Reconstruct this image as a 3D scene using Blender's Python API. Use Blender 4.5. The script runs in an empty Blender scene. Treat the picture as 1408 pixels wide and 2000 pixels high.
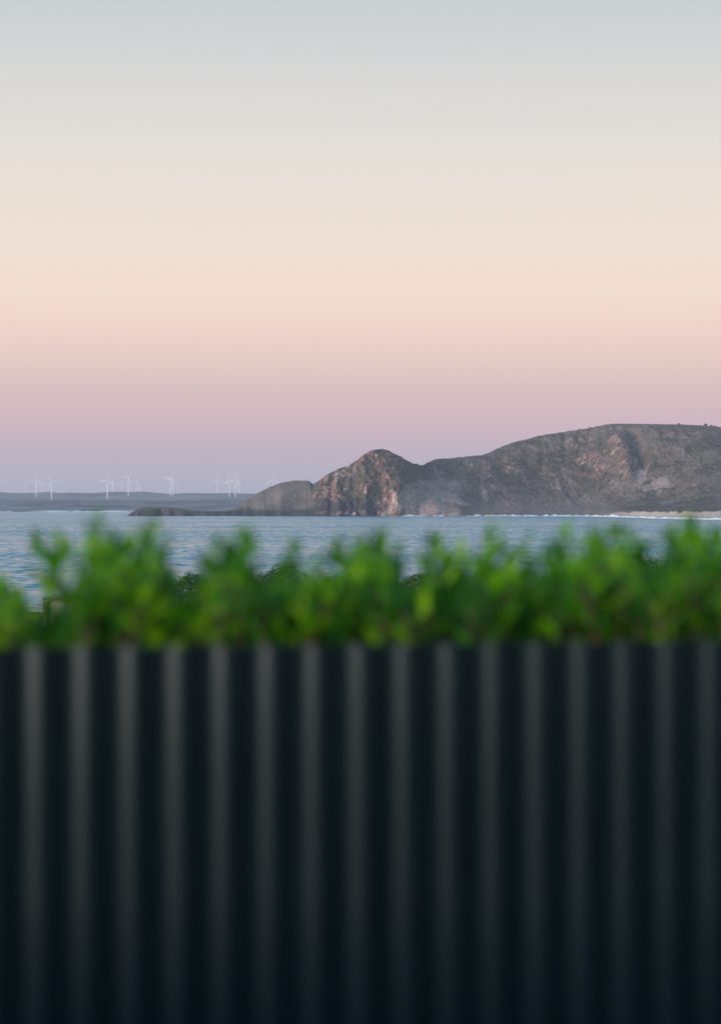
import bpy, math, random
import numpy as np
from mathutils import Vector, Matrix

random.seed(7)
rng = np.random.default_rng(7)
R = math.radians
sc = bpy.context.scene
C = bpy.context.collection

# ------------------------------------------------------------------ camera
F = 4722.0            # focal length in photo pixels (85 mm on a 36 mm tall frame, 2000 px)
EYE = 10.0            # camera height above the sea
HOR = 991.5           # photo row of the horizon
cam = bpy.data.cameras.new('camera')
cam.lens = 85; cam.sensor_fit = 'VERTICAL'; cam.sensor_height = 36; cam.sensor_width = 36
cam.clip_start = 0.1; cam.clip_end = 60000
cam.dof.use_dof = True; cam.dof.focus_distance = 2900; cam.dof.aperture_fstop = 2.8
co = bpy.data.objects.new('camera', cam); C.objects.link(co)
co.location = (0, 0, EYE)
co.rotation_euler = (R(90) - math.atan(8.5 / F), 0, 0)
sc.camera = co

def lin(r, g, b, a=1.0):
    f = lambda c: c / 12.92 if c <= 0.04045 else ((c + 0.055) / 1.055) ** 2.4
    return (f(r / 255), f(g / 255), f(b / 255), a)

# ------------------------------------------------------------------ sky
SUN_AZ = 226.0   # degrees clockwise from +Y (the view): behind the camera, a little to the left
SUN_EL = 6.5
sun_dir = Vector((math.sin(R(SUN_AZ)) * math.cos(R(SUN_EL)), math.cos(R(SUN_AZ)) * math.cos(R(SUN_EL)), math.sin(R(SUN_EL))))
w = bpy.data.worlds.new('World'); sc.world = w; w.use_nodes = True
nt = w.node_tree; N = nt.nodes; L = nt.links
for n in list(N): N.remove(n)
out = N.new('ShaderNodeOutputWorld'); bg = N.new('ShaderNodeBackground'); L.new(bg.outputs[0], out.inputs[0])
tc = N.new('ShaderNodeTexCoord'); sep = N.new('ShaderNodeSeparateXYZ'); L.new(tc.outputs['Generated'], sep.inputs[0])
ramp = N.new('ShaderNodeValToRGB'); L.new(sep.outputs['Z'], ramp.inputs[0])
ramp.color_ramp.interpolation = 'B_SPLINE'
def zpos(y): return math.sin(math.atan((HOR - y) / F))
stops = [(-0.2, (60, 64, 72)), (-0.004, (160, 162, 178)),
         (zpos(950), (176, 170, 183)), (zpos(915), (189, 170, 184)), (zpos(870), (203, 175, 184)), (zpos(820), (215, 182, 185)),
         (zpos(770), (221, 190, 188)), (zpos(710), (234, 204, 195)), (zpos(650), (244, 215, 201)), (zpos(590), (249, 222, 206)),
         (zpos(500), (245, 228, 213)), (zpos(400), (239, 227, 215)), (zpos(300), (231, 225, 217)), (zpos(220), (224, 221, 216)),
         (zpos(140), (218, 218, 216)), (zpos(60), (208, 212, 213)), (zpos(-60), (197, 203, 208)), (0.34, (166, 188, 201)), (0.6, (138, 177, 201)), (1.0, (120, 168, 200))]
cr = ramp.color_ramp
mr = N.new('ShaderNodeMapRange'); mr.inputs['From Min'].default_value = -0.2; mr.inputs['From Max'].default_value = 1.0
L.new(sep.outputs['Z'], mr.inputs['Value']); L.new(mr.outputs[0], ramp.inputs[0])
while len(cr.elements) < len(stops): cr.elements.new(0.5)
for e, (p, c) in zip(cr.elements, stops):
    e.position = (p + 0.2) / 1.2; e.color = lin(*c)
sky = N.new('ShaderNodeTexSky'); sky.sky_type = 'NISHITA'; sky.sun_disc = False
sky.sun_elevation = R(SUN_EL); sky.sun_rotation = R(SUN_AZ)
sky.air_density = 1.0; sky.dust_density = 1.2; sky.ozone_density = 1.5
skm = N.new('ShaderNodeVectorMath'); skm.operation = 'SCALE'; skm.inputs['Scale'].default_value = 0.36
wb = N.new('ShaderNodeVectorMath'); wb.operation = 'MULTIPLY'; wb.inputs[1].default_value = (0.78, 1.0, 1.48)   # camera white balance set for the shade
L.new(sky.outputs[0], wb.inputs[0]); L.new(wb.outputs[0], skm.inputs[0])
dot = N.new('ShaderNodeVectorMath'); dot.operation = 'DOT_PRODUCT'
L.new(tc.outputs['Generated'], dot.inputs[0]); dot.inputs[1].default_value = (math.sin(R(SUN_AZ)), math.cos(R(SUN_AZ)), 0)
m2 = N.new('ShaderNodeMapRange'); m2.interpolation_type = 'SMOOTHSTEP'
m2.inputs['From Min'].default_value = -0.35; m2.inputs['From Max'].default_value = 0.75
L.new(dot.outputs['Value'], m2.inputs['Value'])
mix = N.new('ShaderNodeMix'); mix.data_type = 'RGBA'
L.new(m2.outputs[0], mix.inputs[0]); L.new(ramp.outputs[0], mix.inputs[6]); L.new(skm.outputs[0], mix.inputs[7])
L.new(mix.outputs[2], bg.inputs[0]); bg.inputs[1].default_value = 1.0

sl = bpy.data.lights.new('sun', 'SUN'); sl.energy = 1.8; sl.angle = R(15); sl.color = (1.0, 0.83, 0.79)
so = bpy.data.objects.new('sun', sl); C.objects.link(so)
so.rotation_euler = sun_dir.to_track_quat('Z', 'Y').to_euler()

sc.view_settings.view_transform = 'Standard'; sc.view_settings.look = 'None'
sc.view_settings.exposure = 0.0; sc.view_settings.gamma = 1.0; sc.view_settings.use_curve_mapping = False
sc.render.engine = 'CYCLES'
sc.cycles.use_denoising = True
sc.cycles.max_bounces = 6; sc.cycles.volume_bounces = 1; sc.cycles.transparent_max_bounces = 8
sc.cycles.sample_clamp_indirect = 5

# ------------------------------------------------------------------ helpers
def tag(o, label=None, cat=None, group=None, kind=None):
    if label: o['label'] = label
    if cat: o['category'] = cat
    if group: o['group'] = group
    if kind: o['kind'] = kind
    return o
def link(name, mesh, parent=None, mat=None, loc=(0, 0, 0)):
    o = bpy.data.objects.new(name, mesh); C.objects.link(o); o.location = loc
    if parent: o.parent = parent
    if mat and not mesh.materials: mesh.materials.append(mat)
    return o
def empty(name, loc, rz=0.0):
    o = bpy.data.objects.new(name, None); C.objects.link(o); o.location = loc; o.rotation_euler = (0, 0, rz)
    o.empty_display_size = 0.3
    return o
def at(xp, yp, d):
    return Vector(((xp - 704) / F * d, d, EYE + (HOR - yp) / F * d))

class MB:
    def __init__(s): s.v = []; s.f = []; s.t = []
    def box(s, c, d, rz=0.0, taper=1.0):
        m = Matrix.Rotation(rz, 3, 'Z'); b = len(s.v)
        for z in (-1, 1):
            k = taper if z > 0 else 1
            for x, y in ((-1, -1), (1, -1), (1, 1), (-1, 1)):
                p = m @ Vector((x * d[0] / 2 * k, y * d[1] / 2 * k, z * d[2] / 2)); s.v.append(tuple(p + Vector(c)))
        s.f += [tuple(b + i for i in q) for q in ((0, 3, 2, 1), (4, 5, 6, 7), (0, 1, 5, 4), (1, 2, 6, 5), (2, 3, 7, 6), (3, 0, 4, 7))]
    def tube(s, pts, rad, n=6):
        b = len(s.v); pts = [Vector(p) for p in pts]
        if not hasattr(rad, '__len__'): rad = [rad] * len(pts)
        for i, p in enumerate(pts):
            t = (pts[min(i + 1, len(pts) - 1)] - pts[max(i - 1, 0)]).normalized()
            a = t.cross(Vector((0.31, 0.95, 0.1)) if abs(t.z) > .5 else Vector((0, 0, 1))).normalized(); c = t.cross(a)
            for k in range(n):
                q = 2 * math.pi * k / n; s.v.append(tuple(p + (a * math.cos(q) + c * math.sin(q)) * rad[i]))
        for i in range(len(pts) - 1):
            for k in range(n):
                s.f.append((b + i * n + k, b + i * n + (k + 1) % n, b + (i + 1) * n + (k + 1) % n, b + (i + 1) * n + k))
        s.f.append(tuple(b + k for k in range(n))[::-1]); s.f.append(tuple(b + (len(pts) - 1) * n + k for k in range(n)))
    def mesh(s, name, smooth=False):
        m = bpy.data.meshes.new(name); m.from_pydata(s.v, [], s.f); m.update()
        if smooth: m.polygons.foreach_set('use_smooth', [True] * len(m.polygons))
        return m
    def build(s, name, mat, parent=None, smooth=False, loc=(0, 0, 0)):
        return link(name, s.mesh(name, smooth), parent, mat, loc)

def fast_mesh(name, V, Q, smooth=False, col=None, colname='mask'):
    """V (n,3), Q (m,4) or (m,3) numpy -> mesh"""
    m = bpy.data.meshes.new(name); k = Q.shape[1]
    m.vertices.add(len(V)); m.vertices.foreach_set('co', np.ascontiguousarray(V, dtype=np.float32).ravel())
    m.loops.add(Q.size); m.loops.foreach_set('vertex_index', np.ascontiguousarray(Q, dtype=np.int32).ravel())
    m.polygons.add(len(Q)); m.polygons.foreach_set('loop_start', np.arange(0, Q.size, k, dtype=np.int32))
    m.polygons.foreach_set('loop_total', np.full(len(Q), k, dtype=np.int32))
    if smooth: m.polygons.foreach_set('use_smooth', np.ones(len(Q), dtype=bool))
    m.update(calc_edges=True)
    if col is not None:
        a = m.color_attributes.new(colname, 'FLOAT_COLOR', 'POINT'); a.data.foreach_set('color', np.ascontiguousarray(col, dtype=np.float32).ravel())
    return m
def grid_quads(nu, nv):
    i = np.arange((nu - 1) * (nv - 1)); a = i // (nv - 1); b = i % (nv - 1); k = a * nv + b
    return np.stack([k, k + nv, k + nv + 1, k + 1], 1)

PERM = np.random.default_rng(3).permutation(512)
PERM = np.concatenate([PERM, PERM, PERM])
G3 = np.random.default_rng(4).normal(size=(512, 3)); G3 /= np.linalg.norm(G3, axis=1)[:, None]
def pn(x, y, z):
    x, y, z = np.broadcast_arrays(x, y, z)
    xi = np.floor(x).astype(int); yi = np.floor(y).astype(int); zi = np.floor(z).astype(int)
    xf = x - xi; yf = y - yi; zf = z - zi
    fd = lambda t: t * t * t * (t * (t * 6 - 15) + 10)
    u, v, w_ = fd(xf), fd(yf), fd(zf); r = 0
    for a in (0, 1):
        for b in (0, 1):
            for c in (0, 1):
                h = PERM[PERM[PERM[(xi + a) & 511] + ((yi + b) & 511)] % 512 + ((zi + c) & 511)] % 512
                g = G3[h]
                d = g[..., 0] * (xf - a) + g[..., 1] * (yf - b) + g[..., 2] * (zf - c)
                r = r + d * (u if a else 1 - u) * (v if b else 1 - v) * (w_ if c else 1 - w_)
    return r * 1.6
def fbm(x, y, z, o=4, g=0.5):
    r = 0; a = 1.0; s = 1.0
    for i in range(o):
        r = r + a * pn(x * s + 17.3 * i, y * s + 5.1 * i, z * s + 9.7 * i); a *= g; s *= 2.03
    return r
def ridged(x, y, z, o=4):
    r = 0; a = 1.0; s = 1.0
    for i in range(o):
        r = r + a * (1 - 2.2 * np.abs(pn(x * s + 31.3 * i, y * s + 3.1 * i, z * s + 1.7 * i))); a *= 0.5; s *= 2.1
    return r
def sst(a, b, x):
    t = np.clip((x - a) / (b - a), 0, 1); return t * t * (3 - 2 * t)

def mat_nodes(name):
    m = bpy.data.materials.new(name); m.use_nodes = True
    return m, m.node_tree, m.node_tree.nodes['Principled BSDF']
def noise(t, scale, detail=4, rough=0.55, vec=None, coord='Object', sc3=None):
    n = t.nodes.new('ShaderNodeTexNoise'); n.inputs['Scale'].default_value = scale; n.inputs['Detail'].default_value = detail; n.inputs['Roughness'].default_value = rough
    tcn = t.nodes.new('ShaderNodeTexCoord'); src = tcn.outputs[coord]
    if sc3:
        mp = t.nodes.new('ShaderNodeMapping'); mp.inputs['Scale'].default_value = sc3; t.links.new(src, mp.inputs[0]); src = mp.outputs[0]
    t.links.new(src, n.inputs['Vector']); return n
def rampn(t, src, stops_):
    r = t.nodes.new('ShaderNodeValToRGB'); t.links.new(src, r.inputs[0]); el = r.color_ramp.elements
    while len(el) < len(stops_): el.new(0.5)
    for e, (p, c) in zip(el, stops_): e.position = p; e.color = c if len(c) == 4 else (*c, 1)
    return r
def mixn(t, fac, a, b):
    m = t.nodes.new('ShaderNodeMix'); m.data_type = 'RGBA'
    for s, i in ((fac, 0), (a, 6), (b, 7)):
        if hasattr(s, 'node'): t.links.new(s, m.inputs[i])
        elif i == 0: m.inputs[0].default_value = s
        else: m.inputs[i].default_value = (*s, 1) if len(s) == 3 else s
    return m.outputs[2]
def mathn(t, op, a, b=0.0, clamp=False):
    m = t.nodes.new('ShaderNodeMath'); m.operation = op; m.use_clamp = clamp
    for i, s in enumerate((a, b)):
        if hasattr(s, 'node'): t.links.new(s, m.inputs[i])
        else: m.inputs[i].default_value = s
    return m.outputs[0]
def bumpn(t, height, strength, dist, p):
    b = t.nodes.new('ShaderNodeBump'); b.inputs['Strength'].default_value = strength; b.inputs['Distance'].default_value = dist
    t.links.new(height, b.inputs['Height']); t.links.new(b.outputs[0], p.inputs['Normal'])
def simple(name, col, rough=0.6, var=0.25, scale=3.0, spec=0.5, coord='Object'):
    m, t, p = mat_nodes(name)
    n = noise(t, scale, 5, coord=coord)
    lo = tuple(c * (1 - var) for c in col); hi = tuple(min(1, c * (1 + var)) for c in col)
    r = rampn(t, n.outputs[0], [(0.3, lo), (0.7, hi)]); t.links.new(r.outputs[0], p.inputs['Base Color'])
    p.inputs['Roughness'].default_value = rough; p.inputs['Specular IOR Level'].default_value = spec
    return m

# ------------------------------------------------------------------ sea
def make_sea():
    d = [150.0]
    while d[-1] < 13350:
        s = max(2.2, d[-1] ** 2 / (EYE * F) * 0.55)
        d.append(d[-1] + min(s, 60))
    d = np.array(d); d[-1] = 13350
    u = np.linspace(-0.62, 0.62, 420)
    D, U = np.meshgrid(d, u, indexing='ij')
    X = U * D; Y = D
    Z = np.zeros_like(X); r = np.random.default_rng(5)
    for i in range(26):
        lam = 14 * 1.16 ** (i * 0.62) * (1 + 0.2 * r.random())
        ang = R(90 + r.normal() * 22); k = 2 * math.pi / lam
        ph = k * (X * math.cos(ang) + Y * math.sin(ang)) + r.random() * 6.28
        Z += 0.0012 * lam * np.sin(ph + 0.5 * pn(X / 90, Y / 90, i)) 
    Z *= (1 - sst(900, 2600, D)) * (0.6 + 0.8 * sst(-.3, .4, pn(X / 160, Y / 70, 3.3)))
    V = np.stack([X, Y, Z - 0.0], -1).reshape(-1, 3)
    m, t, p = mat_nodes('sea_water')
    n1 = noise(t, 1.0, 6, 0.62, sc3=(0.35, 0.55, 1)); n2 = noise(t, 1.0, 4, 0.55, sc3=(0.06, 0.16, 1)); n4 = noise(t, 1.0, 2, 0.5, sc3=(0.65, 0.05, 1)); n3 = noise(t, 1.0, 5, 0.6, sc3=(0.004, 0.013, 1))
    c = rampn(t, n3.outputs[0], [(0.35, (0.035, 0.23, 0.30)), (0.65, (0.05, 0.27, 0.35))])
    t.links.new(c.outputs[0], p.inputs['Base Color'])
    p.inputs['IOR'].default_value = 1.333
    rr = t.nodes.new('ShaderNodeMapRange'); rr.inputs['From Min'].default_value = .35; rr.inputs['From Max'].default_value = .65; rr.inputs['To Min'].default_value = 0.16; rr.inputs['To Max'].default_value = 0.30
    t.links.new(n3.outputs[0], rr.inputs[0]); t.links.new(rr.outputs[0], p.inputs['Roughness'])
    def vm(op, a, b):
        q = t.nodes.new('ShaderNodeVectorMath'); q.operation = op
        for i, s_ in enumerate((a, b)):
            if hasattr(s_, 'node'): t.links.new(s_, q.inputs[i])
            else: q.inputs[i].default_value = s_
        return q.outputs[0]
    amp = t.nodes.new('ShaderNodeMapRange'); amp.inputs['From Min'].default_value = .32; amp.inputs['From Max'].default_value = .68; amp.inputs['To Min'].default_value = .75; amp.inputs['To Max'].default_value = 1.25
    t.links.new(n3.outputs[0], amp.inputs[0])
    sl_ = vm('ADD', vm('MULTIPLY', vm('SUBTRACT', n4.outputs['Color'], (.5, .5, .5)), (.3, .75, 0)), vm('ADD', vm('MULTIPLY', vm('SUBTRACT', n1.outputs['Color'], (.5, .5, .5)), (2.8, 3.8, 0)), vm('MULTIPLY', vm('SUBTRACT', n2.outputs['Color'], (.5, .5, .5)), (.25, .35, 0))))
    sq = t.nodes.new('ShaderNodeVectorMath'); sq.operation = 'SCALE'; t.links.new(sl_, sq.inputs[0]); t.links.new(amp.outputs[0], sq.inputs['Scale'])
    gm = t.nodes.new('ShaderNodeNewGeometry')
    nn_ = t.nodes.new('ShaderNodeVectorMath'); nn_.operation = 'NORMALIZE'; t.links.new(vm('ADD', gm.outputs['Normal'], sq.outputs[0]), nn_.inputs[0]); t.links.new(nn_.outputs[0], p.inputs['Normal'])
    o = link('sea', fast_mesh('sea', V, grid_quads(len(d), len(u))[:, ::-1], True), None, m)
    tag(o, kind='structure')
    # open sea beside and behind the textured water stays out of sight
make_sea()

# ------------------------------------------------------------------ near land
def ground_h(X, Y):
    y = np.array([-3200, -600, -120, -40, -15, -3, 2.3, 2.75, 6, 9, 30, 60, 110, 150, 200, 240, 320]); z = np.array([150, 42, 17.5, 11.6, 9.9, 9.47, 9.47, 8.3, 8.2, 8.0, 6.6, 5.3, 4.4, 3.2, 1.0, -1.0, -3.0])  # unseen bank before fence and rise behind camera, shaped to shade the lower fence
    h = np.interp(Y, y, z)
    a = sst(9, 40, Y) + sst(40, 300, -Y)
    return h + a * (0.5 * fbm(X / 30, Y / 30, 0, 4))
def make_ground():
    yy = np.concatenate([np.linspace(-3200, -80, 60), np.linspace(-70, 0, 30), np.linspace(0.5, 6, 90), np.linspace(6.4, 30, 50), np.linspace(31, 320, 240)])
    xx = np.concatenate([np.linspace(-1600, -110, 50), np.linspace(-100, 100, 260), np.linspace(110, 1600, 50)])
    X, Y = np.meshgrid(xx, yy, indexing='ij'); Z = ground_h(X, Y)
    Z += 0.03 * fbm(X / 1.3, Y / 1.3, 1, 3) * sst(8, 20, Y)
    m, t, p = mat_nodes('coastal_ground')
    n = noise(t, 0.4, 8, 0.65)
    c = rampn(t, n.outputs[0], [(0.3, (0.020, 0.028, 0.010)), (0.5, (0.035, 0.050, 0.016)), (0.7, (0.07, 0.066, 0.032))])
    t.links.new(c.outputs[0], p.inputs['Base Color']); p.inputs['Roughness'].default_value = 0.95; p.inputs['Specular IOR Level'].default_value = 0.2
    n2 = noise(t, 9, 6); bumpn(t, n2.outputs[0], 0.8, 0.06, p)
    o = link('ground', fast_mesh('ground', np.stack([X, Y, Z], -1).reshape(-1, 3), grid_quads(len(xx), len(yy)), True), None, m)
    tag(o, kind='structure')
make_ground()

# ------------------------------------------------------------------ headland
SKY_X = [235, 250, 258, 266, 275, 290, 320, 335, 350, 365, 400, 440, 455, 466, 480, 500, 515, 530, 550, 575, 598, 606, 612, 618, 630, 640, 660, 680, 700, 712, 725, 745, 758, 770, 782, 792, 805, 825, 832, 842, 850, 880, 900, 940, 955, 975, 1000, 1030, 1050, 1090, 1120, 1150, 1168, 1183, 1200, 1260, 1330, 1370, 1408, 1500, 1650, 1800, 2000, 2200, 2400]
SKY_Y = [1010, 1007, 1000, 996, 991, 989.5, 989.5, 991.5, 995, 998, 999, 998, 995.5, 987, 976, 965, 957, 950, 942.5, 938.5, 938.5, 940.5, 946, 942, 933, 926, 915.5, 910, 897, 887, 879, 876.5, 879.5, 886, 891, 898, 904, 908.5, 905, 900, 896.5, 895, 892.5, 889, 884, 874, 864, 857.5, 851.5, 845, 840.5, 836.5, 832, 829, 827.5, 828, 829, 831, 834, 845, 868, 884, 905, 940, 1000]
def make_headland():
    px = np.concatenate([np.arange(236, 1440, 1.25), np.arange(1440, 2400, 6.0)])
    nv = 300
    yr = np.interp(px, SKY_X, SKY_Y)
    jag = 1.0 * fbm(px / 9, 0, 0, 3) + 0.5 * fbm(px / 3, 5, 0, 2)
    yr = yr + jag * np.interp(px, [260, 450, 610, 640, 830, 1170, 1200, 1400], [0.5, .4, .5, 1.3, 1.0, 1.0, .25, .3])
    S = np.interp(px, [236, 1150, 1200, 1300, 1408, 1600, 2400], [2862, 2862, 2700, 2380, 2090, 1850, 1500])
    fx = np.arange(100, 2600, 5.0); fs = np.interp(fx, px, S); kk = np.hanning(27); fs = np.convolve(np.pad(fs, 13, mode='edge'), kk / kk.sum(), 'valid'); S = np.interp(px, fx, fs)
    S = S + 14 * fbm(px / 40, 2, 0, 3) * np.interp(px, [236, 800, 1100, 2400], [1, 1, .4, .3])
    Yr = np.interp(px, [236, 440, 520, 610, 700, 780, 850, 950, 1100, 2400], [2905, 2925, 3010, 3000, 2985, 2990, 3090, 3160, 3240, 3300])
    Hr = np.maximum(EYE + (HOR - yr) / F * Yr, 0.3)
    # front profiles (run, rise), blended along the coast
    T = {'shelf': ([0, .04, .12, .3, 1], [0, .45, .75, .9, 1]),
         'dome':  ([0, .03, .08, .2, .45, .75, 1], [0, .07, .13, .22, .6, .9, 1]),
         'peak':  ([0, .03, .06, .12, .2, .34, .45, .62, .8, 1], [0, .03, .09, .20, .40, .60, .74, .87, .955, 1]),
         'bay':   ([0, .05, .2, .5, .7, .85, 1], [0, .03, .14, .40, .62, .82, 1]),
         'hill':  ([0, .04, .3, .42, .55, .68, .8, .9, 1], [0, .02, .10, .22, .42, .64, .83, .94, 1]),
         'beach': ([0, .05, .085, .11, .5, .6, .7, .8, .9, 1], [0, .012, .04, .045, .115, .27, .50, .75, .93, 1])}
    vv = np.linspace(0, 1, nv)
    prof = {}
    for k, (a, b) in T.items():
        a = np.array(a, float); b = np.array(b, float)
        s = np.concatenate([[0], np.cumsum(np.hypot(np.diff(a) * 0.9, np.diff(b)))]); s /= s[-1]
        a2 = np.interp(vv, s, a); b2 = np.interp(vv, s, b)
        ker = np.ones(13) / 13
        sm = lambda q: np.convolve(np.pad(q, 6, mode='edge'), ker, 'valid')
        prof[k] = (np.where((vv < .03) | (vv > .97), a2, sm(a2)), np.where((vv < .03) | (vv > .97), b2, sm(b2)))
    zones = [(236, 'shelf'), (430, 'shelf'), (480, 'dome'), (598, 'dome'), (618, 'peak'), (770, 'peak'), (820, 'bay'), (880, 'bay'), (980, 'hill'), (1100, 'hill'), (1330, 'beach'), (2400, 'beach')]
    Hh = np.zeros((len(px), nv)); Gg = np.zeros_like(Hh)
    for (p0, a), (p1, b) in zip(zones[:-1], zones[1:]):
        msk = (px >= p0) & (px <= p1) if p1 == 2400 else (px >= p0) & (px < p1)
        t_ = sst(0, 1, (px[msk] - p0) / (p1 - p0))[:, None]
        Hh[msk] = prof[a][0] * (1 - t_) + prof[b][0] * t_; Gg[msk] = prof[a][1] * (1 - t_) + prof[b][1] * t_
    Y = S[:, None] + (Yr - S)[:, None] * Hh; Z = Hr[:, None] * Gg
    Z[:, 0] = -1.5
    PX = np.repeat(px[:, None], nv, 1); X = (PX - 704) / F * Y
    VY = HOR - (Z - EYE) * F / Y           # screen row of each point, used to site the outcrops
    # relief
    peak = sst(597, 634, PX + 9 * fbm(X / 14, Y / 40, Z / 14, 3)) * (1 - sst(770, 835, PX)); hill = sst(830, 880, PX)
    dome = 1 - sst(592, 622, PX + 9 * fbm(X / 14, Y / 40, Z / 14, 3))
    cl = sst(.0, .05, vv)[None, :] * (1 - 0.85 * sst(.90, 1.0, vv)[None, :])
    rib = ridged(X / 21 + 0.25 * fbm(X / 40, 0, Z / 30, 2), Y / 60, Z / 70, 4)
    fine = fbm(X / 5.5, Y / 9, Z / 9, 4, .6); blk = ridged(X / 9, Y / 12, Z / 13 + 7, 3)
    disp = peak * cl * (4.2 * rib + 2.0 * fine + 1.6 * blk)
    gul = ridged(X / 75 + Z / 160 + .3 * fbm(X / 60, 3, Z / 60, 2), Y / 400, Z / 160, 4)
    disp += hill * cl * (5.0 * gul + 2.2 * fbm(X / 16, Y / 30, Z / 20, 4) + 1.5 * fine) * (1 - .75 * sst(970, 1003, VY))
    disp += dome * cl * (0.5 * fbm(X / 26, Y / 22, Z / 14, 4))
    g_ = lambda c, s: np.exp(-((PX - c) / s) ** 2)
    f1 = np.clip((1005 - VY) / 105, 0, 1)
    disp += 12 * g_(838 + 42 * (1 - f1), 13) * cl * sst(0, .25, f1) * sst(826, 838, PX) * (1 - sst(915, 945, VY))   # spur off the saddle
    disp -= 7 * g_(815 + 12 * (1 - f1), 16) * cl * (1 - sst(905, 930, VY))
    disp += 15 * np.exp(-((PX - 800 - .9 * (VY - 960) - 26 * fbm(X / 45, 3, Z / 30, 3)) / 75) ** 2) * sst(920, 985, VY) * cl * sst(738, 775, PX)
    disp += 16 * g_(1200 + 34 * np.clip((VY - 860) / 100, 0, 1), 18) * cl * sst(845, 870, VY) * (1 - sst(925, 960, VY))
    disp -= 13 * g_(1232 + 34 * np.clip((VY - 845) / 80, 0, 1), 12) * cl * sst(832, 850, VY) * (1 - sst(900, 940, VY))
    disp += 8 * g_(705, 22) * cl * sst(1000, 940, VY) * peak
    disp -= 7 * g_(648, 6) * cl * peak; disp -= 6 * g_(752, 9) * cl * peak * sst(900, 960, VY); disp -= 5 * g_(690, 5) * cl * peak
    dY = np.gradient(Y, axis=1); dZ = np.gradient(Z, axis=1); ln = np.hypot(dY, dZ) + 1e-6
    ny, nz = -dZ / ln, dY / ln
    ny = ny - .35; q = np.hypot(ny, nz); ny, nz = ny / q, nz / q
    Y2 = Y + disp * ny; Z2 = Z + disp * nz * 0.55
    ridge_cap = Z[:, -1][:, None] * (Y2 / Y[:, -1][:, None]) ; Z2 = np.where(disp * nz > 0, np.minimum(Z2, np.maximum(Z, (EYE + (Z[:, -1][:, None] - EYE) * Y2 / Y[:, -1][:, None]) - 0.3)), Z2)
    shr = sst(0.5, 6, Z)
    Z2 = Z + (Z2 - Z) * shr
    X2 = X + peak * cl * 1.2 * fbm(X / 7, Y / 8 + 9, Z / 8, 3)
    # dunes
    dune = sst(1175, 1230, PX) * np.exp(-((VY - 1003.5) / 2.2) ** 2)
    Z2 += dune * 1.9 * np.clip(ridged(X / 26, Y / 30, 2, 3) - .3, 0, 2)
    # back slope so the land has its real depth
    nb = 24; tb = np.linspace(0, 1, nb + 1)[1:]
    Yb = Yr[:, None] + 700 * tb; Zb = Hr[:, None] * (1 - tb ** 1.6) - 2 * tb; Xb = ((px - 704) / F * Yr)[:, None] + 0 * tb
    Xa = np.concatenate([X2, Xb], 1); Ya = np.concatenate([Y2, Yb], 1); Za = np.concatenate([Z2, Zb], 1)
    # ---- ground cover masks: R rock, G bare earth and misty scree, B sand, A dark wet rock
    nz1 = fbm(X / 14, Y / 40, Z / 12, 5, .62); nz2 = fbm(X / 30 + 40, Y / 60, Z / 26, 4, .6); nz3 = fbm(X / 6, Y / 9, Z / 16, 4, .65)
    slope = np.abs(np.gradient(Z2, axis=1)) / (np.abs(np.gradient(Y2, axis=1)) + np.abs(np.gradient(Z2, axis=1)) + .01)
    prock = peak * (.62 - .55 * sst(765, 800, PX) + .35 * sst(960, 935, VY) * (1 - sst(760, 775, PX)) * 0 + .45 * nz3 + .40 * nz1 + .22 * rib - .25 - .5 * sst(895, 880, VY) * .4)
    rock = sst(.35, .75, prock)
    def blob(cx, cy, rx, ry, amp=1.0, tilt=0.0):
        dx = PX - cx - tilt * (VY - cy); return amp * sst(1.35, .55, np.hypot(dx / rx, (VY - cy) / ry) - .55 * nz1 - .35 * nz3)
    hr = np.zeros_like(PX)
    for b in [(1142, 903, 13, 9), (1158, 896, 8, 12), (1167, 912, 10, 8), (1204, 880, 18, 21), (1216, 900, 15, 22, 1, .25), (1212, 922, 13, 8), (1222, 933, 6, 6, .8),
              (1312, 850, 14, 4.5), (1330, 856, 12, 4), (1346, 861, 9, 3.5), (1363, 851, 9, 6, .9), (1134, 866, 6, 5, .8), (1152, 862, 5, 4, .7), (1125, 876, 4, 3, .8), (1290, 875, 3, 2.2, 1.2),
              (1381, 892, 4, 3, 1.3), (1362, 890, 3, 2, 1), (1156, 932, 16, 7, .55), (1172, 930, 4, 7, .9), (995, 904, 10, 9, .5), (989, 913, 5, 6, .8), (950, 915, 6, 10, .5), (860, 922, 7, 18, .6, .3),
              (845, 903, 8, 10, .6), (1075, 880, 3, 2, .8), (1260, 868, 4, 5, .4)]:
        hr = np.maximum(hr, blob(*b))
    rock = np.maximum(rock, hr * (0.55 + 1.0 * sst(-.25, .2, nz3)))
    rock = np.maximum(rock, hill * .7 * sst(.80, 1.0, fbm(X / 7 + 90, Y / 14, Z / 9, 3, .6) + .35 * gul))
    bare = hill * (.16 * sst(870, 835, VY) + .28 * sst(.15, .7, nz2 + .3 * gul))
    for b in [(1250, 935, 11, 22, 1, -.45), (1289, 948, 22, 14), (1262, 955, 9, 8, .7), (1205, 950, 14, 11, .6), (1140, 975, 12, 12, .55), (1240, 900, 5, 8, .6), (945, 968, 7, 17, .7, .2),
              (880, 985, 26, 6, .9), (905, 988, 14, 4, 1), (1342, 897, 9, 9, .45), (1300, 985, 14, 2.5, .6, -2.5), (860, 940, 8, 20, .55, .3), (1010, 975, 20, 10, .25)]:
        bare = np.maximum(bare, blob(*b))
    scree = sst(0, 14, VY - (1000 - (PX - 738) * .93)) * sst(735, 748, PX) * (1 - sst(880, 925, PX + .0 * VY)) * sst(928, 950, VY + (PX < 800) * 0 + 6 * nz2)  # scree colour that also paints in the mist at the foot of the bay
    bare = np.maximum(bare, scree * (.72 + .35 * nz2 + .35 * nz3))
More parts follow.
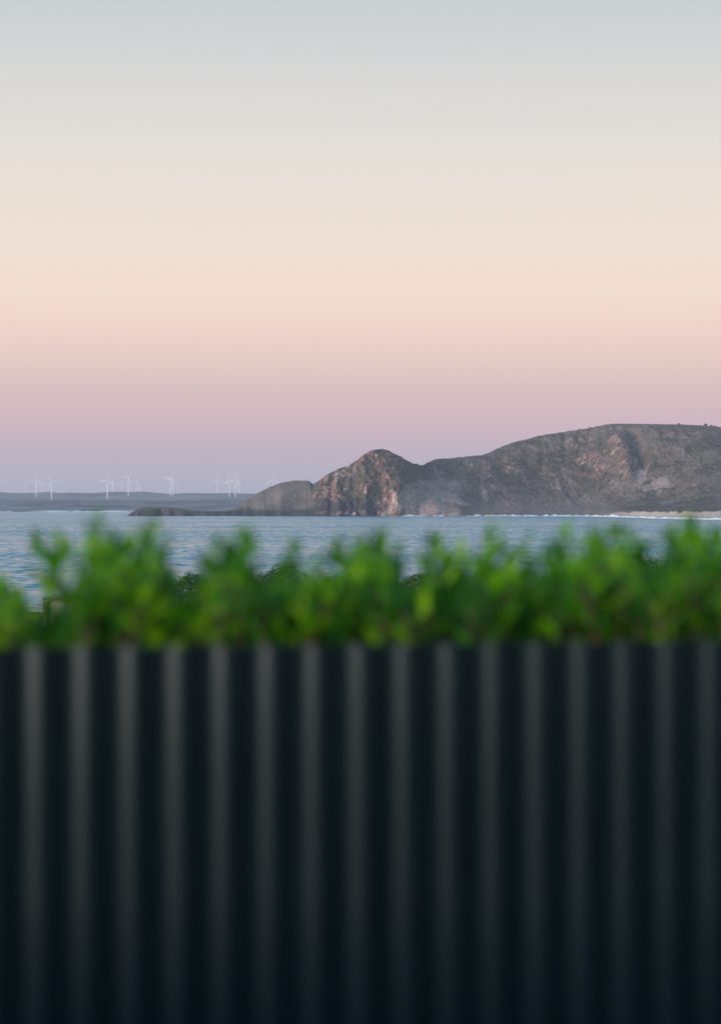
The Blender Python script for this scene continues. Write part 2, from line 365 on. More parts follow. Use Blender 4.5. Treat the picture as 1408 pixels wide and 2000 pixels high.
    low = sst(955, 1000, VY) * sst(880, 960, PX) * .42 * (1 - sst(1150, 1250, PX)); bare = np.maximum(bare, low)
    bare = np.maximum(bare, dome * .55 * sst(999, 990, VY) * (.8 + .5 * nz2))
    sand = sst(1150, 1260, PX) * sst(1001.2, 1003.5, VY + 1.2 * nz1) 
    wet = np.maximum((1 - sst(600, 616, PX)) * sst(999, 1001.5, VY + nz1 * 1.2), peak * sst(972, 992, VY + 10 * nz2) * (1 - sst(735, 750, PX)))
    wet = np.maximum(wet, (1 - sst(300, 335, PX)) * sst(993, 997, VY) * .7)
    pale = peak * sst(1000.0, 1001.5, VY) * (1 - sst(1005, 1006.5, VY)) * sst(-.1, .25, nz3)
    wet = np.clip(wet - pale, 0, 1); rock = np.maximum(rock, pale)
    col = np.stack([rock, bare, sand, wet], -1)
    colb = np.zeros((len(px), nb, 4))
    col = np.clip(np.concatenate([col, colb], 1), 0, 1).reshape(-1, 4)
    m, t, p = mat_nodes('headland_ground')
    at_ = t.nodes.new('ShaderNodeAttribute'); at_.attribute_name = 'mask'; sp = t.nodes.new('ShaderNodeSeparateColor'); t.links.new(at_.outputs['Color'], sp.inputs[0])
    nA = noise(t, 0.035, 7, .7); nB = noise(t, 0.22, 5, .7); nC = noise(t, 0.16, 6, .75, sc3=(1, 1, .35)); nD = noise(t, 0.02, 3, .6)
    veg = rampn(t, nA.outputs[0], [(.36, (.027, .025, .020)), (.46, (.076, .060, .042)), (.55, (.140, .100, .070)), (.66, (.23, .16, .115))])
    veg2 = rampn(t, nB.outputs[0], [(.40, (.014, .015, .011)), (.60, (.175, .125, .085))])
    vegm = mixn(t, .5, veg.outputs[0], veg2.outputs[0])
    nE = noise(t, .011, 4, .6); gr = rampn(t, nE.outputs[0], [(.42, (0, 0, 0)), (.62, (.35, .35, .35))]); vegm = mixn(t, gr.outputs[0], vegm, mixn(t, nB.outputs[0], (.020, .034, .016), (.11, .125, .060)))
    rk = rampn(t, nC.outputs[0], [(.36, (.035, .025, .025)), (.46, (.16, .095, .075)), (.55, (.36, .25, .20)), (.66, (.68, .55, .47))])
    rk2 = rampn(t, nD.outputs[0], [(.40, (.95, .90, .88)), (.60, (1.0, .74, .66))])
    mm = t.nodes.new('ShaderNodeMix'); mm.data_type = 'RGBA'; mm.blend_type = 'MULTIPLY'; mm.inputs[0].default_value = 1; t.links.new(rk.outputs[0], mm.inputs[6]); t.links.new(rk2.outputs[0], mm.inputs[7])
    be = rampn(t, nB.outputs[0], [(.38, (.26, .185, .155)), (.62, (.45, .32, .265))])
    sa = rampn(t, nB.outputs[0], [(.3, (.46, .33, .23)), (.7, (.72, .55, .40))])
    wt = rampn(t, nC.outputs[0], [(.35, (.030, .028, .032)), (.65, (.10, .08, .08))])
    c = mixn(t, sp.outputs[1], vegm, be.outputs[0])
    c = mixn(t, sp.outputs[0], c, mm.outputs[2])
    c = mixn(t, at_.outputs['Alpha'], c, wt.outputs[0])
    c = mixn(t, sp.outputs[2], c, sa.outputs[0])
    t.links.new(c, p.inputs['Base Color']); p.inputs['Roughness'].default_value = .95; p.inputs['Specular IOR Level'].default_value = .15
    bumpn(t, mathn(t, 'ADD', mathn(t, 'MULTIPLY', nC.outputs[0], .5), nB.outputs[0]), .9, 1.8, p)
    V = np.stack([Xa, Ya, Za], -1).reshape(-1, 3)
    o = link('headland', fast_mesh('headland', V, grid_quads(len(px), nv + nb), False, col), None, m)
    tag(o, kind='structure')
make_headland()

# ------------------------------------------------------------------ far coast
FD = np.array([5540, 5600, 5700, 6200, 6900, 7800, 8800, 9600, 10000, 10300, 10900, 11500, 12000, 13300.])
FE = np.array([-8.7, -7.4, -6, -1, 6, 12.5, 14, 15.5, 18.5, 21.5, 25, 27.5, 27, 20.])
def far_h(X, Y):
    e = np.interp(Y, FD, FE); px = 704 + X / Y * F
    e = e + (1.6 * fbm(px / 60, Y / 900, 0, 3) + np.interp(px, [0, 60, 190, 230, 285, 320, 420, 490], [1.2, 0, 0, 2.2, 2.2, -.8, -.6, -1.2])) * sst(10000, 11300, Y) + 1.3 * fbm(px / 70, Y / 300, 4, 3) * sst(5800, 6600, Y) * (1 - sst(9000, 10500, Y))
    return EYE + e / F * Y
def make_far():
    xx = np.arange(-5200, 700, 7.0); yy = np.concatenate([np.linspace(5500, 7000, 130), np.linspace(7030, 10000, 60), np.linspace(10040, 12000, 130), np.linspace(12100, 13300, 10)])
    X, Y = np.meshgrid(xx, yy, indexing='ij')
    Y = Y + 90 * fbm(X / 700, 3, 3, 3) * sst(6500, 5560, Y); Z = far_h(X, Y)
    wood = sst(.05, .3, fbm(X / 260, Y / 700, 7, 4) + .9 * sst(11000, 11400, Y) - .5 * sst(9000, 9500, Y) * (1 - sst(10200, 10400, Y)))
    Z += wood * 3.5 * np.clip(fbm(X / 26, Y / 60, 2, 3) + .4, 0, 2) * sst(5800, 6200, Y)
    Z[Y < 5600] = np.minimum(Z[Y < 5600], (Y[Y < 5600] - 5560) * .02)
    sand = np.maximum(sst(5860, 5780, Y) * sst(-.1, .15, fbm(X / 150, 1, 4, 3) + .1), .28 * sst(7800, 6200, Y) * sst(-.3, .3, fbm(X / 120, Y / 300, 8, 4)))
    field = sst(190, 215, 704 + X / Y * F) * (1 - sst(380, 430, 704 + X / Y * F)) * sst(9300, 9600, Y) * (1 - sst(10300, 10500, Y)) * sst(-.25, .2, pn(X / 330, Y / 600, 11))
    col = np.stack([wood, field, sand, 0 * X + 1], -1).reshape(-1, 4)
    m, t, p = mat_nodes('far_land')
    a = t.nodes.new('ShaderNodeAttribute'); a.attribute_name = 'mask'; sp = t.nodes.new('ShaderNodeSeparateColor'); t.links.new(a.outputs['Color'], sp.inputs[0])
    n = noise(t, .006, 6, .65); g = rampn(t, n.outputs[0], [(.35, (.04, .058, .055)), (.65, (.095, .105, .085))])
    c = mixn(t, sp.outputs[0], g.outputs[0], (.012, .022, .026)); c = mixn(t, sp.outputs[1], c, (.20, .175, .13)); c = mixn(t, sp.outputs[2], c, (.5, .42, .35))
    t.links.new(c, p.inputs['Base Color']); p.inputs['Roughness'].default_value = 1.0; p.inputs['Specular IOR Level'].default_value = .1
    o = link('far_coast', fast_mesh('far_coast', np.stack([X, Y, Z], -1).reshape(-1, 3), grid_quads(len(xx), len(yy)), True, col), None, m)
    tag(o, kind='structure')
make_far()

# ------------------------------------------------------------------ breaking waves along the shores
foam, t_, p_ = mat_nodes('sea_foam')
n_ = noise(t_, .8, 5, .6); r_ = rampn(t_, n_.outputs[0], [(.3, (.55, .6, .62)), (.6, (.85, .85, .84))]); t_.links.new(r_.outputs[0], p_.inputs['Base Color']); p_.inputs['Roughness'].default_value = .9
def surf(pts, hgt, width, seed, label):
    """pts: (photo x, distance) along the crest"""
    px = np.array([p[0] for p in pts], float); d = np.array([p[1] for p in pts], float)
    s = np.arange(px[0], px[-1], 0.8); D = np.interp(s, px, d) + 6 * fbm(s / 25, seed, 1, 3)
    env = sst(0, .12, (s - px[0]) / (px[-1] - px[0])) * sst(1, .85, (s - px[0]) / (px[-1] - px[0]))
    amp = hgt * env * np.clip(.75 + 1.1 * fbm(s / 18, seed, 5, 4), .12, 1.6)
    c = np.linspace(-1, 1, 9); V = []
    for k in c:
        Yk = D + k * width * (.4 + .6 * env); Xk = (s - 704) / F * D
        V.append(np.stack([Xk, Yk, -.25 + (amp + .25) * (1 - abs(k) ** 1.5) * (1 + .3 * pn(s / 2, k * 2, seed))], -1))
    V = np.stack(V, 1).reshape(-1, 3)
    o = link('breaking_wave', fast_mesh('breaking_wave', V, grid_quads(len(s), 9), True), None, foam)
    tag(o, label, 'wave', 'breaking waves along the shore')
surf([(900, 2835), (1000, 2828), (1150, 2780), (1205, 2600), (1260, 2420)], 1.9, 10, 1, 'long thin white breaker under the middle of the big headland')
surf([(1190, 2560), (1300, 2290), (1408, 2010), (1600, 1750)], 1.2, 12, 2, 'white breaker running along the sandy beach at the far right')
surf([(784, 2790), (834, 2792)], 1.5, 8, 3, 'small white breaker below the scree slope')
surf([(846, 2810), (868, 2812)], 2.0, 7, 4, 'tiny bright breaker just right of the scree slope')
surf([(1250, 2330), (1330, 2110), (1408, 1930)], .45, 5, 6, 'faint foam line in front of the sandy beach')
surf([(85, 5480), (150, 5475), (262, 5470)], 3.2, 26, 7, 'pale surf line along the far coast left of the low point')
surf([(-60, 5500), (28, 5495)], 3.0, 24, 8, 'pale surf line at the left edge under the far coast')
surf([(192, 4300), (206, 4300)], .9, 6, 9, 'tiny white whitecap off the low rocky point')

# ------------------------------------------------------------------ wind turbines
white = simple('turbine_white', (.78, .77, .76), .45, .04, .1)
grey = simple('turbine_grey', (.30, .31, .33), .5, .05, .3)
def turbine(hx, hy, bl, ph, base, yaw, label, d=None):
    if d is None:
        e = HOR - base; ds = np.linspace(9000, 11400, 600)
        pr = HOR - (far_h((hx - 704) / F * ds, ds) - EYE) * F / ds
        d = float(ds[np.argmin(np.abs(pr - base))])
    hub = at(hx, hy, d); gz = float(far_h(np.array([hub.x]), np.array([d]))[0])
    H = hub.z - gz; B = bl / F * d
    t = empty('wind_turbine', (hub.x, d, gz)); tag(t, label, 'wind turbine', 'wind turbines on the far coast')
    m = MB(); m.tube([(0, 0, -2), (0, 0, H * .5), (0, 0, H - 1.2)], [2.6, 2.0, 1.5], 14); m.build('tower', white, t, True)
    m = MB(); m.box((0, 0, 0), (3.6, 9.5, 3.6)); nac = m.build('nacelle', grey, t, loc=(0, 0, H)); nac.rotation_euler = (0, 0, R(yaw))
    rot = Matrix.Rotation(R(yaw), 3, 'Z'); f = rot @ Vector((0, -6.4, 0))
    m = MB(); m.tube([(0, 1.6, 0), (0, 0, 0), (0, -1.2, 0), (0, -2.0, 0)], [1.6, 1.7, 1.1, .3], 10)
    hb = m.build('hub', grey, t, True, loc=(f.x, f.y, H)); hb.rotation_euler = (0, 0, R(yaw))
    for k in range(3):
        m = MB(); n = 9; b = 0
        for i in range(n):
            u = i / (n - 1); z = .8 + u * B; ch = np.interp(u, [0, .06, .2, 1], [1.7, 2.0, 3.6, .7]); th = np.interp(u, [0, .06, .25, 1], [1.7, 1.6, .7, .15]); tw = R(np.interp(u, [0, .2, 1], [25, 16, 2]))
            for a, q in ((-.35, 0), (0, .5), (.65, 0), (0, -.5)):
                x = a * ch; y = q * th; m.v.append((x * math.cos(tw) - y * math.sin(tw), x * math.sin(tw) + y * math.cos(tw), z))
            if i:
                for j in range(4): m.f.append((b + j, b + (j + 1) % 4, b + 4 + (j + 1) % 4, b + 4 + j))
                b += 4
        m.f.append((b, b + 1, b + 2, b + 3))
        o = m.build('blade', white, t, loc=(f.x, f.y, H))
        o.rotation_euler = (Matrix.Rotation(R(yaw), 4, 'Z') @ Matrix.Rotation(R(ph + 120 * k), 4, 'Y')).to_euler()
for a in [
    (101.5, 940.5, 15.5, 85, 978, 0, 'white wind turbine at the right of the leftmost cluster, its base low on the hillside'),
    (72, 936, 17, 8, 972.5, 0, 'tall white wind turbine with dark hub in the middle of the leftmost cluster'),
    (51, 939, 13.5, 75, None, 35, 'hazy wind turbine standing behind the ridge left of the leftmost cluster'),
    (83.5, 941, 15, 5, None, 10, 'very faint wind turbine between the two white ones of the leftmost cluster'),
    (-1, 940, 13, 88, None, 0, 'wind turbine cut by the left edge of the photo, one blade showing'),
    (210.5, 937.5, 19, 14, 975, 0, 'white wind turbine standing in front in the second cluster, base low on the slope'),
    (220.5, 937.7, 14, 55, None, 15, 'faint wind turbine just right of the front one of the second cluster'),
    (238.5, 944.7, 9, 20, None, 0, 'smallest and faintest wind turbine, between two larger ones above the wooded rise'),
    (251.5, 931.5, 15.5, 35, 969, 0, 'white wind turbine rising from the lighter field on the wooded rise'),
    (269, 932.5, 9.5, 48, None, 55, 'wind turbine turned sideways with a dark hub, behind the wooded rise'),
    (275, 941.5, 7, 75, None, 60, 'low faint wind turbine peeping from behind the sideways one'),
    (333.5, 933.5, 14.5, 270, 971, 0, 'left and front one of two wind turbines standing close together, blade pointing left'),
    (338.8, 933.5, 16, 18, 968.5, 5, 'right and rear one of two wind turbines standing close together'),
    (425, 936.5, 16, 356, None, 0, 'faint wind turbine left of the bright pair near the dome hill'),
    (448.8, 938, 16.5, 355, 970.5, 0, 'left one of the bright pair of wind turbines beside the dome hill'),
    (460.2, 936, 17.5, 4, 970.5, 0, 'right one of the bright pair of wind turbines beside the dome hill'),
    (467.5, 937, 14, 80, None, 0, 'faint wind turbine just right of the bright pair, one blade pointing right'),
    (534.3, 937, 16, 0, None, 0, 'faint wind turbine half hidden behind the left slope of the dome hill'),
    (546, 937.5, 15, 80, None, 0, 'wind turbine with only its rotor showing above the top of the dome hill')]:
    turbine(*a, d=12700 if a[4] is None else None)

# ------------------------------------------------------------------ leaves and shrubs
def leaf_mat(name, cols, rough=.45, transl=.42):
    m = bpy.data.materials.new(name); m.use_nodes = True; t = m.node_tree; p = t.nodes['Principled BSDF']
    oi = t.nodes.new('ShaderNodeObjectInfo'); a = t.nodes.new('ShaderNodeAttribute'); a.attribute_name = 'tone'
    s = mathn(t, 'FRACT', mathn(t, 'ADD', oi.outputs['Random'], a.outputs['Fac']))
    c = rampn(t, s, [(i / (len(cols) - 1), q) for i, q in enumerate(cols)])
    t.links.new(c.outputs[0], p.inputs['Base Color']); p.inputs['Roughness'].default_value = rough; p.inputs['Specular IOR Level'].default_value = .28
    tr = t.nodes.new('ShaderNodeBsdfTranslucent'); ms = t.nodes.new('ShaderNodeMixShader'); ms.inputs[0].default_value = transl
    hs = t.nodes.new('ShaderNodeHueSaturation'); hs.inputs['Value'].default_value = 1.5; hs.inputs['Hue'].default_value = .49; t.links.new(c.outputs[0], hs.inputs['Color']); t.links.new(hs.outputs[0], tr.inputs[0])
    t.links.new(p.outputs[0], ms.inputs[1]); t.links.new(tr.outputs[0], ms.inputs[2]); t.links.new(ms.outputs[0], t.nodes['Material Output'].inputs[0])
    return m
GREENS = [(.034, .17, .003), (.100, .33, .004), (.30, .52, .006), (.050, .23, .022), (.012, .080, .006), (.024, .15, .030), (.17, .42, .004), (.034, .17, .003)]
leafm = leaf_mat('hedge_leaf', GREENS)
stemm = simple('red_brown_twig', (.13, .055, .03), .6, .3, 30)
barkm = simple('shrub_bark', (.09, .07, .05), .9, .4, 20)

def leaf_geo(L=.05, W=.018, bend=.25, fold=.35):
    """one obovate leaf along +Z, curving towards +Y, folded along its midrib; numpy verts and quads"""
    u = np.array([0, .18, .42, .68, .88, 1.0]); wd = np.array([.06, .45, .85, 1.0, .62, .05]) * W / 2
    mid = np.stack([0 * u, L * bend * u ** 2, L * u * (1 - .12 * u)], -1)
    l = mid + np.stack([-wd, wd * fold, 0 * u], -1); r = mid + np.stack([wd, wd * fold, 0 * u], -1)
    V = np.stack([l, mid, r], 1).reshape(-1, 3); Q = []
    for i in range(5):
        for j in range(2):
            k = i * 3 + j; Q.append((k, k + 1, k + 4, k + 3))
    return V, np.array(Q)
LEAVES = [leaf_geo(.048, .019, .25), leaf_geo(.056, .021, .15), leaf_geo(.042, .018, .4), leaf_geo(.060, .019, .3)]
LEAF_ME = []
for V, Q in LEAVES:
    me = fast_mesh('leaf', V, Q, True); me.materials.append(leafm); LEAF_ME.append(me)
def frame(dirv, up):
    z = Vector(dirv).normalized(); y = Vector(up) - z * z.dot(Vector(up))
    if y.length < 1e-4: y = z.orthogonal()
    y.normalize(); x = y.cross(z); return Matrix((x, y, z)).transposed()
def shoot_curve(base, top, r):
    b, t = Vector(base), Vector(top); bow = Vector((r.uniform(-1, 1), r.uniform(-1, 1), 0)) * (t - b).length * .08
    return [b.lerp(t, k / 5) + bow * math.sin(math.pi * k / 5) for k in range(6)]
def shoot_leaves(pts, r, spacing=.0115, start=.15, scale=1.0):
    """list of (location, 3x3 rotation, scale, kind) spiralling up a shoot"""
    res = []; tot = sum((pts[i + 1] - pts[i]).length for i in range(5)); n = max(5, int(tot * (1 - start) / spacing)); az = r.random() * 6.28
    for i in range(n):
        u = start + (1 - start) * (i + .5) / n; k = min(4, int(u * 5)); p = pts[k].lerp(pts[k + 1], u * 5 - k); ax = (pts[k + 1] - pts[k]).normalized()
        az += 2.4; side = Vector((math.cos(az), math.sin(az), 0)); side = (side - ax * side.dot(ax)).normalized()
        tip = (1 - u) / (1 - start); tilt = R(8 + 38 * min(1, tip * 1.8) + r.uniform(-9, 9))
        dv = ax * math.cos(tilt) + side * math.sin(tilt)
        res.append((p, frame(dv, -ax * .7 + side), scale * (.72 + .36 * min(1, tip * 3)) * r.uniform(.85, 1.15), r.randrange(4)))
    return res

def fence_y(x): return (4.03 + .0) / (1) + .17 * x
def hedge_shrub(xc, tops, label, r, envelope):
    """tops: leading shoots as (photo x, photo y of tip, metres behind the fence, lean)"""
    xw = (xc - 704) / F * 4.6; root = empty('hedge_shrub', (xw, fence_y(xw) + .5, 8.2)); tag(root, label, 'shrub', 'hedge shrubs behind the fence')
    o0 = Vector(root.location)
    m = MB()
    for k in range(4):
        a = r.random() * 6.28
        m.tube([(0, 0, -.05), (.04 * math.cos(a), .04 * math.sin(a), .5), (.12 * math.cos(a), .10 * math.sin(a), 1.0), (.17 * math.cos(a), .13 * math.sin(a), 1.5)], [.016, .012, .008, .004], 6)
    m.build('stem', barkm, root, True)
    for (xp, yp, off, lean) in tops:
        d = 0
        xg = (xp - 704) / F * 4.6; d = fence_y(xg) + off; top = at(xp, yp + 2, d)
        ln = r.uniform(.20, .27); base = top + Vector((-lean * ln, r.uniform(-.04, .04), -ln)); pts = shoot_curve(base, top, r)
        sm = MB(); sm.tube([p - o0 for p in pts], [.0028, .0026, .0023, .002, .0016, .001], 5)
        sh = sm.build('shoot', stemm, root, True)
        for (p, M, s, k) in shoot_leaves(pts, r, .0105, .05, 1.22):
            lf = bpy.data.objects.new('leaf', LEAF_ME[k]); C.objects.link(lf); lf.parent = sh
            lf.matrix_local = Matrix.Translation(p - o0) @ M.to_4x4() @ Matrix.Scale(s, 4)
    # the denser body of the shrub
    VV = []; QQ = []; TT = []; nv = 0; tw = MB()
    for i in range(78):
        xp = r.uniform(*envelope[0]); xg = (xp - 704) / F * 4.6; off = r.uniform(.10, .85); d = fence_y(xg) + off
        yt = np.interp(xp, envelope[1], envelope[2]) + abs(r.gauss(0, 34)) + 4
        top = at(xp, yt, d); ln = r.uniform(.18, .28); base = top + Vector((r.uniform(-.05, .05), r.uniform(-.05, .05), -ln)); pts = shoot_curve(base, top, r)
        tw.tube([p - o0 for p in pts], [.0034, .0032, .003, .0025, .002, .0012], 4)
        tone = r.random()
        for (p, M, s, k) in shoot_leaves(pts, r, .017, .02, 1.12):
            V, Q = LEAVES[k]; A = np.array(M) * s
            VV.append(V @ A.T + np.array(p - o0)); QQ.append(Q + nv); nv += len(V); TT.append(np.full(len(V), (tone + r.uniform(-.12, .12)) % 1.0))
    me = fast_mesh('foliage', np.concatenate(VV), np.concatenate(QQ), True)
    at_ = me.attributes.new('tone', 'FLOAT', 'POINT'); at_.data.foreach_set('value', np.concatenate(TT).astype(np.float32))
    fo = link('foliage', me, root, leafm); fo['kind'] = 'stuff'
    tw.build('twig', stemm, root, True)['kind'] = 'stuff'

rr_ = random.Random(11)
ENVX = [-120, 0, 50, 75, 100, 150, 165, 215, 240, 290, 325, 345, 390, 410, 480, 510, 545, 600, 640, 680, 780, 795, 815, 850, 900, 980, 1020, 1080, 1130, 1180, 1230, 1290, 1310, 1370, 1420, 1550]
ENVY = [1130, 1150, 1180, 1220, 1220, 1190, 1104, 1107, 1094, 1092, 1105, 1172, 1165, 1116, 1097, 1145, 1152, 1152, 1140, 1112, 1108, 1165, 1160, 1120, 1124, 1118, 1118, 1118, 1098, 1088, 1090, 1112, 1095, 1074, 1080, 1090]
hedge = [
    (50, [(118, 1062, .45, -.10), (84, 1066, .5, -.45), (98, 1100, .35, -.1), (8, 1150, .4, .1)], (-30, 150), 'shrub at the left end of the hedge, low and open with one tall leaning shoot'),
    (240, [(190, 1030, .4, -.12), (205, 1075, .5, .2), (172, 1090, .35, -.2), (232, 1062, .6, 0), (262, 1060, .45, -.1), (300, 1020, .5, .05), (288, 1052, .35, -.2), (318, 1075, .55, .3)], (155, 335), 'tallest hedge shrub with two shoots standing well above the rest'),
    (455, [(425, 1068, .5, -.1), (473, 1040, .45, .05), (452, 1082, .35, -.2), (492, 1072, .6, .3), (408, 1105, .4, -.2)], (350, 520), 'dense hedge shrub with one pointed shoot over the water, right of the tallest'),
    (600, [(573, 1068, .65, 0), (545, 1105, .5, -.1), (615, 1112, .4, .1)], (520, 650), 'low hedge shrub left of the middle with a single thin shoot'),
    (720, [(657, 1068, .5, -.3), (706, 1062, .45, 0), (742, 1050, .75, .1), (725, 1080, .35, .1), (768, 1078, .6, .3), (690, 1090, .4, -.1)], (640, 785), 'hedge shrub in the middle of the hedge with dark rounded top'),
    (880, [(842, 1068, .6, -.1), (862, 1085, .4, .2), (905, 1088, .5, 0), (885, 1100, .6, -.1), (962, 1035, .95, 0), (955, 1085, .4, .1)], (812, 975), 'light yellow green hedge shrub right of the small gap in the hedge'),
    (1040, [(1025, 1070, .4, 0), (1000, 1090, .6, -.1), (1103, 1048, .5, .05), (1060, 1090, .45, -.15), (1085, 1078, .35, -.1)], (970, 1125), 'hedge shrub with yellowish leaves and one pointed shoot, in the right half'),
    (1200, [(1165, 1058, .5, -.1), (1190, 1045, .55, .1), (1145, 1072, .4, -.1), (1235, 1058, .5, 0), (1212, 1070, .4, .2), (1255, 1080, .45, .1)], (1125, 1285), 'broad hedge shrub with reddish brown twigs showing near the fence'),
    (1350, [(1312, 1040, .5, -.1), (1345, 1028, .45, 0), (1330, 1060, .4, 0), (1388, 1048, .55, .1), (1366, 1062, .4, 0), (1402, 1062, .45, .1)], (1290, 1440), 'dark green hedge shrub at the right edge with two pointed tips'),
]
for (xc, tops, ex, lab) in hedge:
    hedge_shrub(xc, tops, lab, rr_, (ex, ENVX, ENVY))

# scrub on the slope below, beyond the hedge
scrubm = leaf_mat('scrub_leaf', [(.030, .09, .014), (.055, .13, .018), (.10, .15, .024), (.045, .11, .02), (.09, .10, .04), (.030, .09, .014)], .5, .2)
def bush(cx, top, d, wpx, label, seed, brown=0.0, n=16000):
    r = np.random.default_rng(seed); c = at(cx, top, d); W = wpx / F * d / 2
    gz = float(ground_h(np.array([c.x]), np.array([d]))[0]); H = max(c.z - gz, .8)
    t = empty('coastal_bush', (c.x, d, gz)); tag(t, label, 'bush', 'coastal bushes on the slope beyond the hedge')
    dirs = r.normal(size=(n, 3)); dirs[:, 2] = np.abs(dirs[:, 2]) * .9; dirs /= np.linalg.norm(dirs, axis=1)[:, None]
    lump = 1 + .14 * fbm(dirs[:, 0] * 2.2 + seed, dirs[:, 1] * 2.2, dirs[:, 2] * 2.2, 4, .6)
    rad = (.45 + .55 * r.random(n) ** .2) * np.minimum(lump, 1.05)
    P = dirs * rad[:, None] * np.array([W, W * .7, H * .97]); P[:, 2] = np.maximum(P[:, 2], .05)
    s = (.028 + .03 * r.random(n)) * (d / 70) ** .5; a = r.normal(size=(n, 3)); a /= np.linalg.norm(a, axis=1)[:, None]; b = np.cross(a, r.normal(size=(n, 3))); b /= np.linalg.norm(b, axis=1)[:, None]
    V = np.stack([P - a * s[:, None], P + b * s[:, None] * .5, P + a * s[:, None], P - b * s[:, None] * .5], 1).reshape(-1, 3)
    me = fast_mesh('crown', V, np.arange(4 * n).reshape(-1, 4), False); me.materials.append(scrubm)
    tn = np.repeat((.5 * fbm(P[:, 0], P[:, 1], P[:, 2], 3) + r.random(n) * .25) % 1.0, 4)
    q = me.attributes.new('tone', 'FLOAT', 'POINT'); q.data.foreach_set('value', tn.astype(np.float32))
    link('crown', me, t)
    m = MB()
    for k in range(7):
        e = Vector((r.normal() * W * .4, r.normal() * W * .25, H * .7)); m.tube([(0, 0, -.1), tuple(e * .5), tuple(e)], [.07, .045, .015], 5)
    m.build('trunk', barkm, t, True)
for i, a in enumerate([
    (12, 1143, 42, 120, 'dark green bush at the left edge beyond the hedge'),
    (372, 1117, 75, 150, 'olive brown bush in the gap right of the tallest hedge shrub'),
    (552, 1103, 88, 190, 'broad rounded green bush seen over the low left-middle shrub'),
    (655, 1125, 70, 130, 'bush filling the dip left of the middle hedge shrub'),
    (815, 1121, 80, 140, 'brownish bush in the small gap right of the middle'),
    (960, 1118, 95, 190, 'bush behind the yellow green hedge shrub'),
    (1100, 1108, 80, 180, 'bush behind the pointed shoot in the right half'),
    (1262, 1073, 60, 170, 'bush with a crisp flat top left of the right-edge shrub'),
    (1400, 1085, 66, 150, 'bush at the right edge beyond the hedge'),
    (215, 1140, 62, 150, 'bush behind the tallest hedge shrub')]):
    bush(a[0], a[1], a[2], a[3], a[4], 40 + i)
def scrub_cover():
    r = np.random.default_rng(77); n = 60000
    Y = 14 + 120 * r.random(n) ** .8; X = (r.random(n) - .5) * (12 + Y * .7); Z0 = ground_h(X, Y)
    hh = (.25 + .75 * sst(-.3, .5, fbm(X / 5, Y / 7, 3, 3))) * np.interp(Y, [14, 40, 134], [.7, .8, .5]); Z = Z0 + hh * r.random(n) ** .6
    P = np.stack([X, Y, Z], -1); s = .05 + .06 * r.random(n)
    a = r.normal(size=(n, 3)); a[:, 2] = np.abs(a[:, 2]) + .5; a /= np.linalg.norm(a, axis=1)[:, None]; b = np.cross(a, r.normal(size=(n, 3))); b /= np.linalg.norm(b, axis=1)[:, None]
    V = np.stack([P - a * s[:, None], P + b * s[:, None] * .4, P + a * s[:, None], P - b * s[:, None] * .4], 1).reshape(-1, 3)
    me = fast_mesh('ground_cover', V, np.arange(4 * n).reshape(-1, 4)); me.materials.append(scrubm)
    q = me.attributes.new('tone', 'FLOAT', 'POINT'); q.data.foreach_set('value', np.repeat((.5 * fbm(X / 4, Y / 4, 9, 3) + r.random(n) * .3) % 1.0, 4).astype(np.float32))
    tag(link('ground_cover', me), 'low coastal scrub covering the slope between the hedge and the sea', 'scrub', kind='stuff')
scrub_cover()

# ------------------------------------------------------------------ pale cabin down the slope
def cabin():
    d = 86.0; a = at(96, 1172.5, d); W = 2.3; H = 2.2; gz = a.z - H
    t = empty('cabin', (a.x + W / 2, d, gz)); tag(t, 'small pale cabin with a thin dark roof edge glimpsed through the hedge at left', 'cabin')
    pale = simple('pale_wall_paint', (.55, .58, .50), .7, .06, 2); dark = simple('dark_roof_trim', (.03, .035, .035), .6, .1, 4)
    m = MB(); m.box((0, 1.3, H / 2), (W, 2.4, H)); m.build('wall', pale, t)
    for k in range(9):
        m = MB(); m.box((0, .085, .12 + .235 * k), (W + .03, .03, .215)); m.build('weatherboard', pale, t)
    m = MB(); m.box((0, 1.2, H + .06), (W + .35, 3.0, .09)); m.build('roof', dark, t)
    m = MB(); m.box((-.2, .03, H + .0), (.55, .06, .05)); m.build('gutter', dark, t)
    m = MB(); m.tube([(-W / 2 - .02, .02, 0), (-W / 2 - .02, .02, H)], .035, 8); m.build('downpipe', dark, t)
    b = at(91, 1176, d - .6)
    q = empty('water_tank', (b.x, d - .6, gz)); tag(q, 'small dark olive box-like tank at the left corner of the pale cabin', 'tank')
    ol = simple('olive_plastic', (.05, .065, .012), .6, .2, 6); hh = b.z - gz
    m = MB(); m.tube([(0, 0, -.3), (0, 0, hh - .06)], [.105, .11], 12); m.build('body', ol, q)
    m = MB(); m.tube([(0, 0, hh - .06), (0, 0, hh), (0, 0, hh + .02)], [.125, .12, .05], 12); m.build('lid', ol, q)
cabin()

